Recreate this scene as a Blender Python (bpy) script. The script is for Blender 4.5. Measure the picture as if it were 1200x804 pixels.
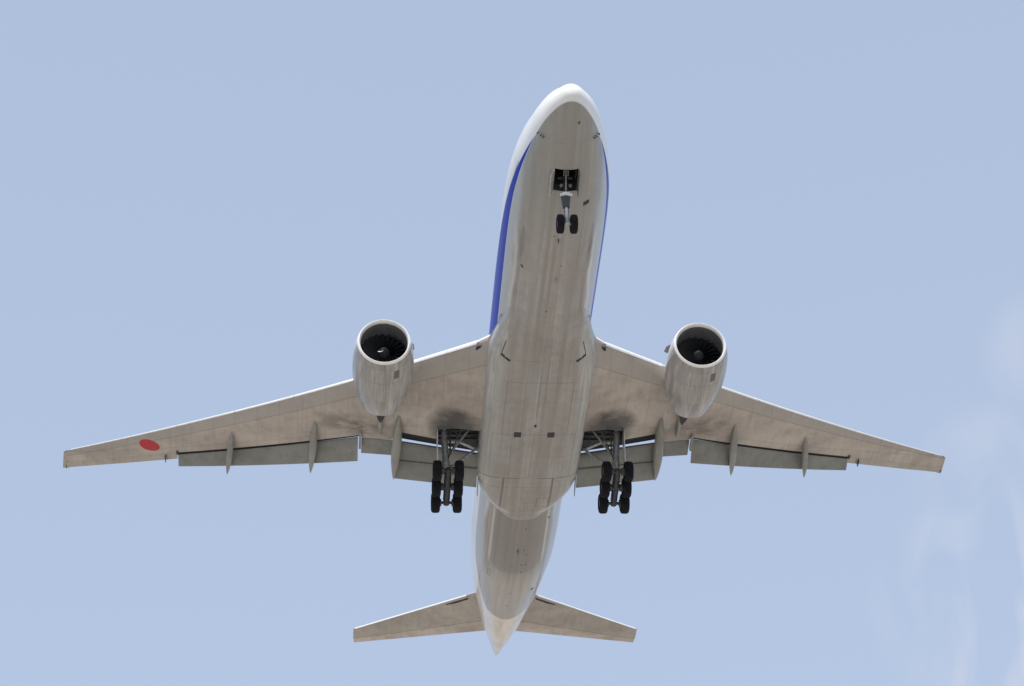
import bpy, bmesh, math, random
from mathutils import Vector, Matrix
R_ = math.radians
random.seed(7)
for o in list(bpy.data.objects): bpy.data.objects.remove(o)
scene = bpy.context.scene
COL = scene.collection

# ------------------------------------------------------------------ camera, sky, sun, exposure
PITCH = R_(3.0)                      # nose-up attitude on the approach
BODY = Matrix.Translation((0, 0, 90.6)) @ Matrix.Rotation(PITCH, 4, 'X')   # aircraft frame: +X starboard, +Y nose, +Z up
CAMPOS = Vector((14.150728, 96.501652, -94.112987))
RIGHT = Vector((-0.99656645, 0.07090860, -0.04274674))
DOWN = Vector((-0.01008454, -0.61639319, -0.78737395))
FWD = Vector((-0.08218038, -0.78423938, 0.61499185))
cd = bpy.data.cameras.new('camera'); cam = bpy.data.objects.new('camera', cd); COL.objects.link(cam)
m3 = Matrix((RIGHT, -DOWN, -FWD)).transposed().to_4x4()
cam.matrix_world = BODY @ (Matrix.Translation(CAMPOS) @ m3)
cd.sensor_width = 36; cd.lens = 36 * 2892.456 / 1200
cd.clip_start = 0.5; cd.clip_end = 60000
scene.camera = cam
SUN_EL, SUN_AZ = R_(57), R_(13)      # azimuth from +Y towards +X (clockwise seen from above)
world = bpy.data.worlds.new('World'); scene.world = world; world.use_nodes = True
wn = world.node_tree.nodes; wl = world.node_tree.links; wn.clear()
wo = wn.new('ShaderNodeOutputWorld'); bg = wn.new('ShaderNodeBackground'); bg.inputs[1].default_value = 0.09
sky = wn.new('ShaderNodeTexSky'); sky.sky_type = 'NISHITA'; sky.sun_disc = False
sky.sun_elevation = SUN_EL; sky.sun_rotation = SUN_AZ; sky.air_density = 1.0; sky.dust_density = 2.0; sky.ozone_density = 1.0
veil = wn.new('ShaderNodeMix'); veil.data_type = 'RGBA'; veil.inputs[0].default_value = 0.62
veil.inputs[7].default_value = (5.75, 7.0, 9.1, 1)        # thin bright summer haze over the whole sky
wl.new(sky.outputs[0], veil.inputs[6])
tz = wn.new('ShaderNodeTexCoord'); sz = wn.new('ShaderNodeSeparateXYZ'); wl.new(tz.outputs['Generated'], sz.inputs[0])
hz = wn.new('ShaderNodeMapRange'); hz.inputs[1].default_value = .42; hz.inputs[2].default_value = .74; wl.new(sz.outputs[2], hz.inputs[0])
hc = wn.new('ShaderNodeMix'); hc.data_type = 'RGBA'; hc.inputs[6].default_value = (6.0, 7.15, 9.25, 1); hc.inputs[7].default_value = (5.6, 6.7, 8.9, 1); wl.new(hz.outputs[0], hc.inputs[0]); wl.new(hc.outputs[2], veil.inputs[7])
tc = wn.new('ShaderNodeTexCoord'); mp = wn.new('ShaderNodeMapping'); mp.inputs['Rotation'].default_value = (0.3, 0.5, 0.2); mp.inputs['Scale'].default_value = (16.0, 7.0, 6.0)
nz = wn.new('ShaderNodeTexNoise'); nz.inputs['Scale'].default_value = 2.2; nz.inputs['Detail'].default_value = 5; nz.inputs['Roughness'].default_value = .5; nz.inputs['Distortion'].default_value = .6
cr = wn.new('ShaderNodeMapRange'); cr.inputs[1].default_value = .36; cr.inputs[2].default_value = .64; cr.inputs[3].default_value = 0; cr.inputs[4].default_value = 1
cm = wn.new('ShaderNodeMix'); cm.data_type = 'RGBA'; cm.inputs[7].default_value = (7.7, 7.45, 7.75, 1)
wl.new(tc.outputs['Generated'], mp.inputs[0]); wl.new(mp.outputs[0], nz.inputs[0]); wl.new(nz.outputs[0], cr.inputs[0]); 
# one thin cirrus wisp low to the south-west, a fainter one above it
acc = None
for d_, c0, c1, k_ in (((-.2810, -.8380, .4680), 3.6, .2, .52), ((-.2720, -.8170, .5080), 2.2, .1, .22), ((-.2950, -.7830, .5485), 1.9, .1, .22)):
    dp = wn.new('ShaderNodeVectorMath'); dp.operation = 'DOT_PRODUCT'; dp.inputs[1].default_value = Vector(d_).normalized(); wl.new(tc.outputs['Generated'], dp.inputs[0])
    mr = wn.new('ShaderNodeMapRange'); mr.interpolation_type = 'SMOOTHSTEP'; mr.inputs[1].default_value = math.cos(R_(c0)); mr.inputs[2].default_value = math.cos(R_(c1)); mr.inputs[4].default_value = k_; wl.new(dp.outputs['Value'], mr.inputs[0])
    if acc is None: acc = mr.outputs[0]
    else:
        mx = wn.new('ShaderNodeMath'); mx.operation = 'MAXIMUM'; wl.new(acc, mx.inputs[0]); wl.new(mr.outputs[0], mx.inputs[1]); acc = mx.outputs[0]
ml = wn.new('ShaderNodeMath'); ml.operation = 'MULTIPLY'; wl.new(acc, ml.inputs[0]); wl.new(cr.outputs[0], ml.inputs[1]); wl.new(ml.outputs[0], cm.inputs[0])
wl.new(veil.outputs[2], cm.inputs[6]); wl.new(cm.outputs[2], bg.inputs[0]); wl.new(bg.outputs[0], wo.inputs[0])
sd = bpy.data.lights.new('sun', 'SUN'); sd.energy = 4.2; sd.angle = R_(0.55); sd.color = (1, .955, .89)
so = bpy.data.objects.new('sun', sd); COL.objects.link(so)
sv = Vector((math.cos(SUN_EL) * math.sin(SUN_AZ), math.cos(SUN_EL) * math.cos(SUN_AZ), math.sin(SUN_EL)))
so.rotation_euler = (-sv).to_track_quat('-Z', 'Y').to_euler(); so.location = (60, 60, 200)
scene.view_settings.view_transform = 'Standard'; scene.view_settings.look = 'None'
scene.view_settings.exposure = 0.3; scene.view_settings.gamma = 1; scene.view_settings.use_curve_mapping = False
scene.render.engine = 'CYCLES'; scene.cycles.max_bounces = 8

# ------------------------------------------------------------------ material helpers
class N:
    """small node-building helper; every coordinate is in aircraft metres"""
    def __init__(s, name, rough=.4, metal=0, coat=0, spec=.5):
        s.m = bpy.data.materials.new(name); s.m.use_nodes = True; s.t = s.m.node_tree; s.n = s.t.nodes; s.l = s.t.links
        s.b = s.n['Principled BSDF']; s.b.inputs['Roughness'].default_value = rough; s.b.inputs['Metallic'].default_value = metal
        s.b.inputs['Coat Weight'].default_value = coat; s.b.inputs['Coat Roughness'].default_value = .12
        s.b.inputs['Specular IOR Level'].default_value = spec
        s.tc = s.n.new('ShaderNodeTexCoord'); s.P = s.tc.outputs['Object']
        s.sx = s.n.new('ShaderNodeSeparateXYZ'); s.l.new(s.P, s.sx.inputs[0]); s.x, s.y, s.z = s.sx.outputs
    def put(s, inp, v):
        if isinstance(v, bpy.types.NodeSocket): s.l.new(v, inp)
        elif isinstance(v, tuple) and len(v) == 3 and inp.type == 'RGBA': inp.default_value = (*v, 1)
        else: inp.default_value = v
    def M(s, op, a, b=0.0, c=0.0, clamp=False):
        q = s.n.new('ShaderNodeMath'); q.operation = op; q.use_clamp = clamp
        for i, v in enumerate((a, b, c)): s.put(q.inputs[i], v)
        return q.outputs[0]
    def mix(s, f, a, b, mode='MIX'):
        q = s.n.new('ShaderNodeMix'); q.data_type = 'RGBA'; q.blend_type = mode; s.put(q.inputs[0], f); s.put(q.inputs[6], a); s.put(q.inputs[7], b); return q.outputs[2]
    def ramp(s, v, a, b, lo=0., hi=1.):
        q = s.n.new('ShaderNodeMapRange'); q.clamp = True
        for i, w in enumerate((v, a, b, lo, hi)): s.put(q.inputs[i], w)
        return q.outputs[0]
    def noise(s, scale=(1, 1, 1), det=5, rough=.55, off=0, dist=0):
        mpp = s.n.new('ShaderNodeMapping'); mpp.inputs['Scale'].default_value = scale; mpp.inputs['Location'].default_value = (off, off * 1.7, off * .6)
        q = s.n.new('ShaderNodeTexNoise'); q.inputs['Scale'].default_value = 1; q.inputs['Detail'].default_value = det; q.inputs['Roughness'].default_value = rough; q.inputs['Distortion'].default_value = dist
        s.l.new(s.P, mpp.inputs[0]); s.l.new(mpp.outputs[0], q.inputs[0]); return q.outputs[0]
    def ax(s): return s.M('ABSOLUTE', s.x)
    def box(s, u, u0, u1, v, v0, v1, soft=.012):
        """1 inside the rectangle u0..u1 x v0..v1"""
        du = s.M('SUBTRACT', s.M('ABSOLUTE', s.M('SUBTRACT', u, (u0 + u1) / 2)), (u1 - u0) / 2)
        dv = s.M('SUBTRACT', s.M('ABSOLUTE', s.M('SUBTRACT', v, (v0 + v1) / 2)), (v1 - v0) / 2)
        return s.ramp(s.M('MAXIMUM', du, dv), -soft, soft, 1, 0)
    def frame(s, u, u0, u1, v, v0, v1, w=.03):
        """1 on the outline of the rectangle"""
        du = s.M('SUBTRACT', s.M('ABSOLUTE', s.M('SUBTRACT', u, (u0 + u1) / 2)), (u1 - u0) / 2)
        dv = s.M('SUBTRACT', s.M('ABSOLUTE', s.M('SUBTRACT', v, (v0 + v1) / 2)), (v1 - v0) / 2)
        return s.ramp(s.M('ABSOLUTE', s.M('MAXIMUM', du, dv)), w * .5, w, 1, 0)
    def blob(s, cx, cy, rx, ry, u=None, v=None):
        u = u or s.x; v = v or s.y
        a = s.M('POWER', s.M('ABSOLUTE', s.M('DIVIDE', s.M('SUBTRACT', u, cx), rx)), 2.0); b = s.M('POWER', s.M('ABSOLUTE', s.M('DIVIDE', s.M('SUBTRACT', v, cy), ry)), 2.0)
        return s.ramp(s.M('ADD', a, b), 0, 1, 1, 0)
    def lines(s, base, items, col=(.06, .058, .055), amt=.6):
        acc = None
        for f in items: acc = f if acc is None else s.M('MAXIMUM', acc, f)
        return s.mix(s.M('MULTIPLY', acc, amt), base, col)
    def done(s, col):
        s.put(s.b.inputs['Base Color'], col); return s.m
    def rough(s, v): s.put(s.b.inputs['Roughness'], v)

def flat(name, col, rough=.45, metal=0, coat=0, var=.12, sc=3.0):
    a = N(name, rough, metal, coat); f = a.noise((sc, sc, sc), 5)
    return a.done(a.mix(a.ramp(f, .35, .7), tuple(c * (1 - var) for c in col), tuple(min(1, c * (1 + var)) for c in col)))

GREY = (.365, .348, .325); GREYD = (.225, .205, .187)
def belly_dirt(a, base=GREY, dark=GREYD, k=1.0):
    """streaks running fore and aft plus soft grime"""
    st = a.noise((2.3, .05, .6), 3, .5); st2 = a.noise((4.6, .06, .8), 3, .5, 5); bl = a.noise((.5, .28, .5), 5, .6, 11); fi = a.noise((2.2, 1.6, 2.2), 6, .65, 3)
    c = a.mix(a.ramp(st, .34, .70, 0, k), base, dark)
    c = a.mix(a.M('MULTIPLY', a.ramp(st2, .52, .70), .42), c, (.53, .495, .46))
    c = a.mix(a.M('MULTIPLY', a.ramp(bl, .40, .66), .55), c, (.27, .23, .20))
    c = a.mix(a.M('MULTIPLY', a.ramp(fi, .48, .70), .30), c, (.20, .185, .165))
    return c

# fuselage: white crown, deep blue cheat line, grimy grey belly
a = N('fuselage_paint', .3, 0, .35)
belly = belly_dirt(a)
wob = a.M('MULTIPLY', a.M('SUBTRACT', a.noise((.5, .22, .5), 3, .5, 21), .5), .55)
cen = a.ramp(a.M('ADD', a.ax(), wob), 2.10, 2.32)      # cleaner flanks outside the broad band of grime
fore = a.ramp(a.M('ADD', a.y, a.M('MULTIPLY', a.noise((.8, .3, .8), 3, .5, 44), 3)), -9.5, -6.0)
belly = a.mix(a.M('MULTIPLY', fore, .55), belly, (.27, .275, .25))
belly = a.mix(a.M('MULTIPLY', cen, .85), belly, (.43, .435, .415))
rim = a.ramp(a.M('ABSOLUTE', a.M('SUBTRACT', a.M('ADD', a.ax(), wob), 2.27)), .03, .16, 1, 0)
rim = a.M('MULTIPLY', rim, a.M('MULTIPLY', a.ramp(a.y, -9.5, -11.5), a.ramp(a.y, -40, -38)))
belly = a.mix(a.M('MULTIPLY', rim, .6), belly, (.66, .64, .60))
# dark oval behind the gear wells: reflected shade painted into the belly colour
edge = a.M('SUBTRACT', a.y, a.M('ADD', -45.2, a.M('MULTIPLY', a.M('POWER', a.ax(), 4.0), .11)))      # rounded rear edge of the painted oval
tongue = a.M('MULTIPLY', a.ramp(edge, -.05, .35), a.M('MULTIPLY', a.ramp(a.ax(), 1.66, 1.80, 1, 0), a.ramp(a.y, -37.0, -36.5, 1, 0)))
belly = a.mix(a.M('MULTIPLY', tongue, .62), belly, (.185, .165, .145))
belly = a.mix(a.M('MULTIPLY', a.ramp(a.y, -44.5, -47), a.ramp(a.noise((2.6, .10, .5), 4, .6, 77), .40, .62, .25, .85)), belly, (.44, .40, .36))
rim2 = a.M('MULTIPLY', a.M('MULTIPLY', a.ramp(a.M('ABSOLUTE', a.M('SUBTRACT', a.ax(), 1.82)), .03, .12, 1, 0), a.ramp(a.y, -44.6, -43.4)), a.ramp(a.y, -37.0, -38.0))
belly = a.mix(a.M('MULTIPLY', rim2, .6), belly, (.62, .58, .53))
lit = []
for yy in (-8.9, -12.6, -16.9, -40.9, -47.7): lit.append(a.M('MULTIPLY', a.ramp(a.M('ABSOLUTE', a.M('SUBTRACT', a.y, yy)), .012, .03, 1, 0), .22))
lit.append(a.M('MULTIPLY', a.ramp(a.M('ABSOLUTE', a.M('SUBTRACT', a.y, -2.72)), .01, .03, 1, 0), .35))
lit.append(a.frame(a.x, 1.62, 1.78, a.y, -46.3, -45.3, .05))
pk = a.M('MAXIMUM', a.blob(1.98, -10.9, .16, 1.5), a.blob(-1.95, -10.6, .13, 1.6)); belly = a.mix(a.M('MULTIPLY', a.ramp(pk, 0, .4), .5), belly, (.15, .145, .13))
belly = a.lines(belly, lit, amt=.5)
spots = [(-.46, -1.52, .11, .12), (.30, -9.6, .1, .06), (-.35, -12.2, .1, .06), (.2, -16.4, .09, .09), (-.35, -39.4, .08, .1), (-.42, -42.0, .09, .11), (-.62, -42.6, .09, .11), (-.66, -43.9, .10, .12), (-.38, -43.9, .10, .12), (-.42, -44.9, .09, .11), (.05, -48.2, .18, .05), (.15, -50.4, .18, .06), (0.0, -58.0, .12, .05)]
sp = [a.ramp(a.blob(*s_), .3, .6) for s_ in spots]
belly = a.lines(belly, sp, (.03, .03, .035), .85)
low = a.M('MULTIPLY', a.M('GREATER_THAN', a.y, -30.0), 1.0)
# boundary heights
zb = -1.40
is_belly = a.ramp(a.M('SUBTRACT', a.z, zb), -.015, .015, 1, 0)
is_belly = a.M('MULTIPLY', is_belly, a.ramp(a.M('SUBTRACT', a.y, a.M('MULTIPLY', a.M('POWER', a.ax(), 2.0), .43)), -53.05, -52.95, 0, 1))
zt = a.M('ADD', a.M('MAXIMUM', a.M('MULTIPLY', a.M('ADD', a.M('MULTIPLY', a.y, -1), -3.1), .112), 0.0), -1.38)
zt = a.M('MINIMUM', zt, 1.35)
sweep = a.M('MULTIPLY', a.M('MAXIMUM', a.M('SUBTRACT', a.M('MULTIPLY', a.y, -1), 24.0), 0.0), .20)
is_blue = a.M('MULTIPLY', a.ramp(a.M('SUBTRACT', a.z, a.M('ADD', zt, sweep)), -.015, .015, 1, 0), a.ramp(a.M('SUBTRACT', a.z, a.M('ADD', -1.38, sweep)), -.015, .015, 0, 1))
white = a.mix(a.ramp(a.noise((.6, .2, .6), 4), .4, .7), (.82, .82, .80), (.74, .74, .73))
win = a.M('MULTIPLY', a.M('LESS_THAN', a.M('ABSOLUTE', a.M('SUBTRACT', a.M('FRACT', a.M('DIVIDE', a.y, .533)), .5)), .22), a.M('LESS_THAN', a.M('ABSOLUTE', a.M('SUBTRACT', a.z, .62)), .17))
win = a.M('MULTIPLY', win, a.M('MULTIPLY', a.M('LESS_THAN', a.y, -8.2), a.M('GREATER_THAN', a.y, -52.5)))
tailw = a.mix(a.ramp(a.noise((1.6, .12, 1.6), 4, .6, 9), .40, .65), (.76, .70, .63), (.60, .51, .41))
white = a.mix(a.ramp(a.y, -48, -54, 0, 1), white, tailw)
c = a.mix(is_blue, white, (.006, .030, .40)); a.put(a.b.inputs['Coat Weight'], a.M('MULTIPLY', a.M('SUBTRACT', 1.0, is_blue), .5)); a.put(a.b.inputs['Specular IOR Level'], a.M('SUBTRACT', .5, a.M('MULTIPLY', is_blue, .38)))
c = a.mix(win, c, (.02, .025, .035))
c = a.mix(is_belly, c, belly)
dr = [a.frame(a.z, -.9, 1.0, a.y, -7.2, -6.15, .022)]
c = a.mix(a.M('MULTIPLY', a.box(a.z, -1.02, -.95, a.y, -6.85, -5.7, .02), a.M('GREATER_THAN', a.x, 0)), c, (.06, .06, .065))
c = a.lines(c, [a.M('MULTIPLY', dr[0], a.M('GREATER_THAN', a.z, -1.3))], (.2, .2, .22), .5)
M_FUS = a.done(c)

# belly fairing: grey panels with seams, doors and vents
a = N('fairing_paint', .34, 0, .25)
c = belly_dirt(a, (.37, .352, .328), (.245, .222, .20), .8)
wob = a.M('MULTIPLY', a.M('SUBTRACT', a.noise((.5, .22, .5), 3, .5, 21), .5), .55)
flank = a.ramp(a.M('ADD', a.ax(), wob), a.ramp(a.y, -24, -20, 2.0, 2.1), a.ramp(a.y, -24, -20, 2.7, 2.32))
c = a.mix(a.M('MULTIPLY', flank, a.ramp(a.y, -24, -19.5, .65, .85)), c, (.42, .425, .405))
wisp = a.M('MULTIPLY', a.ramp(a.noise((7, .16, 7), 3, .6, 51), .52, .68), flank)
c = a.mix(a.M('MULTIPLY', wisp, .6), c, (.60, .58, .55))
S = []
S.append(a.M('MULTIPLY', a.ramp(a.M('ABSOLUTE', a.M('SUBTRACT', a.y, -33.02)), .018, .045, 1, 0), a.ramp(a.ax(), .55, .62)))
S.append(a.M('MULTIPLY', a.ramp(a.M('ABSOLUTE', a.M('SUBTRACT', a.y, -34.13)), .012, .03, 1, 0), .55))
S.append(a.M('MULTIPLY', a.box(a.ax(), 1.52, 1.66, a.y, -37.4, -33.05), .75))
S.append(a.M('MULTIPLY', a.box(a.x, -.02, .02, a.y, -37.8, -35.6), .7)); S.append(a.M('MULTIPLY', a.box(a.ax(), .56, .59, a.y, -33.0, -29.0), .4))
S.append(a.M('MULTIPLY', a.frame(a.x, -1.5, -.75, a.y, -36.6, -35.5, .045), .7)); S.append(a.M('MULTIPLY', a.frame(a.x, -1.52, -.2, a.y, -37.0, -35.9, .03), .5))
S.append(a.M('MULTIPLY', a.frame(a.x, -2.05, 2.05, a.y, -28.2, -22.9, .035), .45)); S.append(a.M('MULTIPLY', a.box(a.x, -.015, .03, a.y, -26.5, -22.2), .55))
S.append(a.M('MULTIPLY', a.frame(a.ax(), .0, 2.6, a.y, -33.0, -28.3, .03), .35))
S.append(a.M('MULTIPLY', a.frame(a.x, -.5, .5, a.y, -36.1, -34.6, .03), .35))
for yy in (-20.9, -24.9, -30.6): S.append(a.M('MULTIPLY', a.ramp(a.M('ABSOLUTE', a.M('SUBTRACT', a.y, yy)), .01, .028, 1, 0), .28))
c = a.lines(c, S, (.07, .062, .055), .85)
side = a.M('MULTIPLY', a.box(a.z, -2.25, -2.05, a.y, -32.5, -21.6, .05), 1.0)
c = a.lines(c, [side], (.09, .085, .08), .7)
rear = a.M('MULTIPLY', a.ramp(a.y, -33.2, -34.5), a.ramp(a.noise((2.5, .5, 2.5), 5, .6, 70), .40, .66))
c = a.mix(a.M('MULTIPLY', rear, .45), c, (.24, .205, .175))
F_ = a.M('SUBTRACT', a.M('ADD', a.y, 37.6), a.M('MULTIPLY', a.M('POWER', a.ax(), 3.0), .12))
edge_ = a.M('MULTIPLY', a.M('MULTIPLY', a.ramp(a.M('ABSOLUTE', a.M('SUBTRACT', F_, .12)), .08, .30, 1, 0), a.ramp(a.ax(), .7, 1.3)), a.ramp(a.y, -34.4, -35.4))
c = a.mix(a.M('MULTIPLY', edge_, .65), c, (.58, .53, .48))  # light on the curved rear edge, painted into the fairing colour
blot = a.noise((.9, .55, .9), 5, .68, 91)
c = a.mix(a.M('MULTIPLY', a.ramp(blot, .50, .70), .30), c, (.21, .185, .165))
M_FAIR = a.done(c)

def wing_paint(name, base, dark, panels=True, dot=False, dark_patches=False, rough=.42):
    a = N(name, rough, 0, .12)
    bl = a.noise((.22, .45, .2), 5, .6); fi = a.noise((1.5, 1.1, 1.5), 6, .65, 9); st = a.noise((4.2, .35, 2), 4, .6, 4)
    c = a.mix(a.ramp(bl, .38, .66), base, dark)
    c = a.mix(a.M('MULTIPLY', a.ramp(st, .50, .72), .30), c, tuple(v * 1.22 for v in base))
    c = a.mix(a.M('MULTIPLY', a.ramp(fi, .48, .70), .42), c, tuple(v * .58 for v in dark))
    if panels:
        cell = a.M('FLOOR', a.M('DIVIDE', a.ax(), 1.45)); wn_ = a.n.new('ShaderNodeTexWhiteNoise'); wn_.noise_dimensions = '1D'; a.l.new(cell, wn_.inputs['W'])
        c = a.mix(a.ramp(wn_.outputs[0], 0, 1, 0, .16), c, tuple(v * .6 for v in base))
        fr = a.M('ABSOLUTE', a.M('SUBTRACT', a.M('FRACT', a.M('DIVIDE', a.ax(), 1.45)), .5))
        # panel seams: ribs, and the front spar that runs parallel to the leading edge
        spr = a.M('ADD', a.M('ADD', a.y, 20.25), a.M('MULTIPLY', a.ax(), .70)); spar = a.M('ABSOLUTE', spr)
        c = a.mix(a.M('MULTIPLY', a.ramp(spr, -.05, .15), .6), c, tuple(v * .74 for v in (base[0] * .97, base[1] * 1.03, base[2] * 1.08)))
        cu = a.M('SUBTRACT', a.M('FRACT', a.M('DIVIDE', a.ax(), .74)), .5); ovs = []
        for o_, sl_ in ((22.1, .63), (23.9, .56)):
            cv = a.M('ADD', a.M('ADD', a.y, o_), a.M('MULTIPLY', a.ax(), sl_)); rr_ = a.M('ADD', a.M('POWER', a.M('DIVIDE', cu, .34), 2.0), a.M('POWER', a.M('DIVIDE', cv, .17), 2.0))
            ovs.append(a.M('MULTIPLY', a.ramp(a.M('ABSOLUTE', a.M('SUBTRACT', rr_, 1.0)), .12, .3, 1, 0), .17))
        rsp = a.M('ABSOLUTE', a.M('ADD', a.M('ADD', a.y, 26.2), a.M('MULTIPLY', a.ax(), .49)))
        c = a.lines(c, ovs + [a.M('MULTIPLY', a.ramp(fr, .475, .5), .36), a.M('MULTIPLY', a.ramp(spar, .02, .07, 1, 0), .5), a.M('MULTIPLY', a.ramp(rsp, .02, .06, 1, 0), .32)], (.1, .09, .08), .7)
    if dark_patches:  # soft dark patches at the gear bay and outboard of the engine
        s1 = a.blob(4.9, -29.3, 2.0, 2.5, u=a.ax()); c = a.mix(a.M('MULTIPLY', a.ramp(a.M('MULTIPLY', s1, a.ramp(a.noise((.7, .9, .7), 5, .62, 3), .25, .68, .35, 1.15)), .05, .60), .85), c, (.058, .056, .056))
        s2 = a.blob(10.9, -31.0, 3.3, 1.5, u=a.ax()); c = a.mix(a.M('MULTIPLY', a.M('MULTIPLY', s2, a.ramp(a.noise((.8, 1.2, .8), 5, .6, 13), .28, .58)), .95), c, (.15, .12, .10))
    if dot:
        d = a.ramp(a.M('SQRT', a.M('ADD', a.M('POWER', a.M('MULTIPLY', a.M('SUBTRACT', a.x, 24.60), .93), 2), a.M('POWER', a.M('MULTIPLY', a.M('ADD', a.M('SUBTRACT', a.y, -37.87), a.M('MULTIPLY', a.M('SUBTRACT', a.x, 24.60), .10)), 1.15), 2))), .63, .66, 1, 0)
        c = a.mix(d, c, a.mix(a.ramp(a.noise((3, 3, 3), 4), .4, .7), (.50, .010, .016), (.38, .010, .014)))
    return a.done(c)
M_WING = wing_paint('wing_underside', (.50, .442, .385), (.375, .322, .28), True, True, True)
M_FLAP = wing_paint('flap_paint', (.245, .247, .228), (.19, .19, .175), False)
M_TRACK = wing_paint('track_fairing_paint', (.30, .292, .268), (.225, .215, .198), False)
M_TAIL = wing_paint('tailplane_paint', (.43, .385, .335), (.32, .28, .24), False)
M_ELEV = wing_paint('elevator_paint', (.56, .49, .425), (.36, .305, .26), False)  # paler blotches: bright reflections painted into the elevator colour
M_AIL = wing_paint('aileron_paint', (.45, .41, .355), (.36, .32, .275), False)
M_SLAT = flat('leading_edge_metal', (.80, .79, .77), .35, .15, .1, .06)
M_COVE = flat('cove_dark', (.035, .035, .038), .7)
M_BAY = flat('bay_interior', (.05, .052, .055), .6, 0, 0, .5, 5)
M_LIP = flat('inlet_lip_metal', (.88, .86, .84), .22, .22, 0, .04)
M_DUCT = flat('inlet_liner', (.11, .115, .12), .5)
M_FAN = flat('fan_titanium', (.014, .016, .022), .6, .1)
M_TYRE = flat('tyre_rubber', (.012, .012, .016), .85, 0, 0, .3); M_TYRE.node_tree.nodes['Principled BSDF'].inputs['Specular IOR Level'].default_value = .15
M_RIM = flat('wheel_metal', (.16, .16, .165), .45, .4)
M_STEEL = flat('gear_steel', (.21, .22, .228), .42, .25, 0, .35, 6)
M_LIGHTSTEEL = flat('gear_light_paint', (.55, .57, .58), .35, .2, 0, .2, 6)
M_DARKST = flat('gear_dark_link', (.055, .058, .062), .5, .2, 0, .3)
M_WHITE = flat('white_paint', (.78, .78, .77), .3, 0, .3, .04)
M_BLACK = flat('black_mark', (.02, .02, .024), .6)
M_HOT = flat('exhaust_metal', (.10, .09, .085), .5, .6)
M_BLUE = flat('tail_blue', (.018, .045, .42), .3, 0, .3, .05)
M_RED = flat('nav_red', (.5, .03, .03), .3); M_GREEN = flat('nav_green', (.03, .30, .22), .3)
M_GLASS = flat('windshield_glass', (.02, .025, .03), .08, 0, .5)
def nacelle_mat():
    a = N('nacelle_paint', .3, 0, .35)
    st = a.noise((2.2, .25, 2.2), 4, .6, 2); bl = a.noise((.8, .5, .8), 5, .6); fi = a.noise((3.5, 2.2, 3.5), 6, .7, 8)
    c = a.mix(a.ramp(st, .36, .66), (.40, .39, .37), (.285, .268, .25))
    c = a.mix(a.M('MULTIPLY', a.ramp(bl, .42, .66), .55), c, (.27, .25, .228))
    c = a.mix(a.M('MULTIPLY', a.ramp(fi, .5, .72), .35), c, (.22, .205, .19))
    sk = a.noise((5.5, .22, 1.2), 3, .6, 41); c = a.mix(a.M('MULTIPLY', a.ramp(sk, .54, .66), .5), c, (.56, .54, .51)); c = a.mix(a.M('MULTIPLY', a.ramp(a.noise((4, .3, 1.2), 4, .6, 61), .50, .70), .5), c, (.20, .18, .16))
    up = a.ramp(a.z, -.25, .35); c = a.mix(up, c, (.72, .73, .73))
    # marks: placard, cowl split line, door outline
    S = [a.M('MULTIPLY', a.ramp(a.M('ABSOLUTE', a.M('SUBTRACT', a.y, yy)), .012, .03, 1, 0), w) for yy, w in ((-.62, .35), (-1.75, .45), (-3.55, .4))]
    lowz = a.M('LESS_THAN', a.z, -.5)
    S.append(a.M('MULTIPLY', a.M('MULTIPLY', a.box(a.x, -.16, .16, a.y, -5.6, -3.6), lowz), .45)); S.append(a.M('MULTIPLY', a.M('MULTIPLY', a.ramp(a.M('ABSOLUTE', a.x), .01, .03, 1, 0), lowz), .5))
    c = a.lines(c, S, (.12, .105, .09), .75)
    c = a.mix(a.M('MULTIPLY', a.box(a.x, -.93, -.60, a.y, -1.42, -.80), lowz), c, (.13, .10, .075))
    return a.done(c)
M_NAC = nacelle_mat()

# ------------------------------------------------------------------ ground (lights the belly from below)
a = N('ground_material', .9)
f = a.noise((.004, .004, .004), 6, .6); f2 = a.noise((.05, .05, .05), 6, .65, 3)
c = a.mix(a.ramp(f, .42, .58), (.29, .265, .235), (.345, .32, .29)); c = a.mix(a.M('MULTIPLY', a.ramp(f2, .4, .7), .5), c, (.22, .21, .17))
M_GROUND = a.done(c)
bm = bmesh.new(); L_ = 20000
vs = [bm.verts.new(p) for p in ((-L_, -L_, 0), (L_, -L_, 0), (L_, L_, 0), (-L_, L_, 0))]; bm.faces.new(vs)
me = bpy.data.meshes.new('ground'); bm.to_mesh(me); g = bpy.data.objects.new('ground', me); me.materials.append(M_GROUND); COL.objects.link(g); g['kind'] = 'structure'

# ------------------------------------------------------------------ object helpers
BASE = Vector((0, -31.4, -6.1))
def empty(name, loc):
    o = bpy.data.objects.new(name, None); o.empty_display_size = 1; COL.objects.link(o); return o
plane = empty('airliner', BASE)
plane.matrix_world = BODY @ Matrix.Translation(BASE)
plane['label'] = 'grey bellied twin engine passenger jet overhead with wheels and flaps down'; plane['category'] = 'airplane'
OFF = {plane: BASE}
def link(name, bm, mats, parent, loc=(0, 0, 0), rot=(0, 0, 0), smooth=True, ang=38, label=None):
    """loc is in aircraft metres"""
    if isinstance(bm, bpy.types.Mesh): me = bm
    else:
        bmesh.ops.recalc_face_normals(bm, faces=bm.faces)
        if smooth:
            for f in bm.faces: f.smooth = True
            for e in bm.edges:
                e.smooth = not (len(e.link_faces) == 2 and e.calc_face_angle(0) > R_(ang))
        me = bpy.data.meshes.new(name); bm.to_mesh(me); bm.free()
        for m in (mats if isinstance(mats, (list, tuple)) else [mats]): me.materials.append(m)
    o = bpy.data.objects.new(name, me); COL.objects.link(o); o.parent = parent
    o.location = Vector(loc) - OFF[parent]; o.rotation_euler = rot
    OFF[o] = Vector(loc)
    if label: o['label'] = label
    return o
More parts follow.
